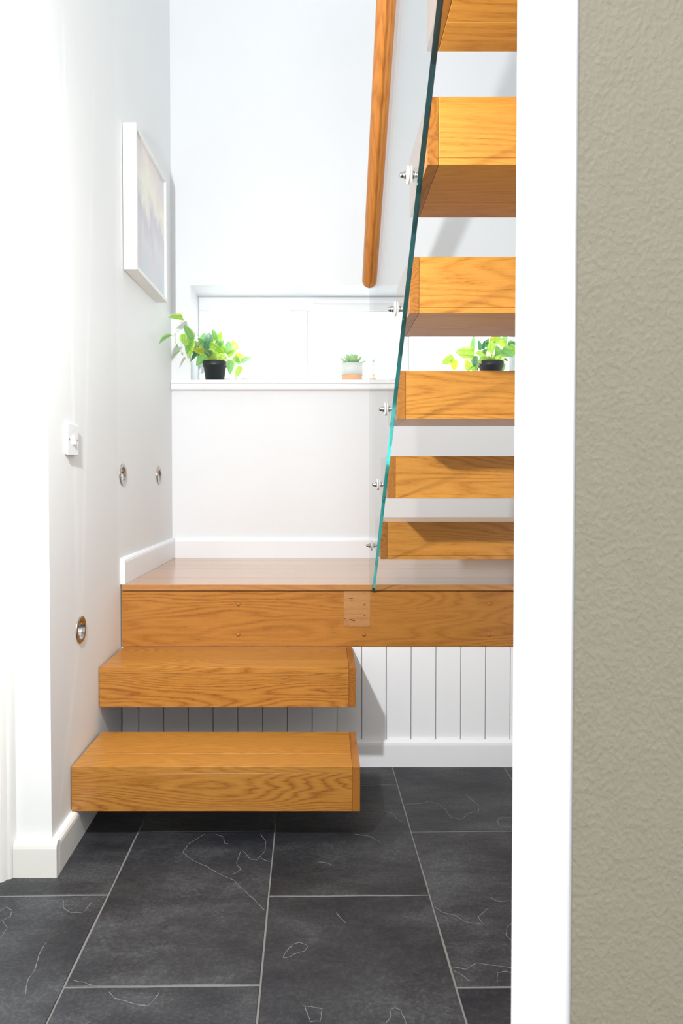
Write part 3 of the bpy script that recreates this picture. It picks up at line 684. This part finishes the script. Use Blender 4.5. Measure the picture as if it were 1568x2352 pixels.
P2 = [(685, 480, 420, 450, 165, 'l'), (372, 520, 215, 625, 115, 'l'), (380, 560, 392, 718, 125, 'y'), (600, 590, 545, 715, 100, 'y'), (655, 430, 662, 235, 65, 'g'), (685, 500, 735, 715, 95, 'd'), (775, 425, 765, 275, 75, 'd'), (795, 430, 835, 290, 50, 'd'),
      (830, 365, 915, 250, 75, 'd'), (1010, 400, 875, 325, 190, 'l'), (1050, 465, 1055, 720, 180, 'l'), (1080, 430, 1255, 515, 135, 'g'), (1200, 360, 1330, 320, 120, 'd'), (1190, 370, 1290, 440, 100, 'l'), (950, 560, 790, 600, 130, 'y'),
      (850, 480, 735, 450, 100, 'l'), (890, 440, 820, 430, 80, 'd'), (1060, 350, 1170, 305, 90, 'y'), (900, 290, 1010, 255, 60, 'y'), (1120, 600, 1125, 730, 90, 'g'), (1255, 480, 1340, 495, 70, 'g'), (1130, 560, 1200, 570, 50, 'd'),
      (640, 610, 600, 730, 100, 'l'), (690, 640, 690, 740, 110, 'l'), (1100, 300, 1180, 220, 90, 'g'), (1010, 330, 1060, 200, 100, 'l'), (960, 520, 890, 620, 80, 'g'), (1250, 420, 1380, 560, 110, 'l'), (1080, 380, 1000, 500, 130, 'g'), (1180, 450, 1240, 300, 120, 'g'), (760, 540, 880, 600, 120, 'l')]
pothos('potted_plant', 'trailing green plant in a black pot seen between the stair treads', 0.8171, 1.5083, c2(P2), k2, 0, 0.0600, 0.0440, 0.098, 8)
# succulent
cx, cyp, zb = 0.1420, 3.385, 1.5083
su = thing('potted_succulent', 'small green succulent in a white and terracotta pot on the sill', 'potted plant', (cx, cyp, zb), 'potted plants on the window sill')
bm = new(); lathe(bm, [(0.045, 0.038), (0.0535, 0.038), (0.0538, 0.0955), (0.0500, 0.0955), (0.0490, 0.085)], 'Z', 36, (cx, cyp, zb)); obj('pot', bm, M['potwhite'], su)
bm = new(); lathe(bm, [(0.044, 0.0003), (0.0495, 0.0003), (0.0515, 0.005), (0.0515, 0.034), (0.0525, 0.0377)], 'Z', 36, (cx, cyp, zb))
for v_ in bm.verts:
    dx, dy = v_.co.x - cx, v_.co.y - cyp; a = math.atan2(dy, dx); r_ = math.hypot(dx, dy)
    if r_ > 0.05: s_ = 1 - 0.02 * (math.cos(a * 18) > 0); v_.co.x = cx + dx * s_; v_.co.y = cyp + dy * s_
for f_ in bm.faces: f_.smooth = False
obj('pot_base', bm, M['terracotta'], su)['label'] = 'carved terracotta base'
bm = new(); lathe(bm, [(0.002, 0), (0.0488, 0), (0.047, 0.002)], 'Z', 24, (cx, cyp, zb + 0.086)); obj('soil', bm, M['soil'], su)
def succ_leaf():
    bm = new(); rings = []
    for t, w_, h_ in [(0, .10, .05), (.3, .17, .07), (.6, .24, .08), (.85, .17, .06), (1.0, .02, .01)]:
        z = 0.12 * t * t
        rings.append([bm.verts.new((t, w_ * math.cos(a), z + h_ * math.sin(a))) for a in [2 * math.pi * i / 8 for i in range(8)]])
    for A, B in zip(rings, rings[1:]):
        for i in range(8): bm.faces.new((A[i], A[(i + 1) % 8], B[(i + 1) % 8], B[i])).smooth = True
    bm.faces.new(rings[0]); bm.faces.new(rings[-1]); bmesh.ops.recalc_face_normals(bm, faces=bm.faces)
    return mesh('succulent_leaf', bm, LEAF['s'])
SL = succ_leaf(); ga = 2.39996
for i in range(20):
    t = i / 19; el = math.radians(12 + 68 * t); az = i * ga; ln = 0.066 - 0.020 * t
    o = bpy.data.objects.new('leaf', SL); COL.objects.link(o); o.parent = su
    o.location = (0.008 * math.cos(az), 0.008 * math.sin(az), 0.090 + 0.006 * t)
    o.rotation_euler = Euler((0, -el, az), 'XYZ'); o.scale = (ln, ln, ln)
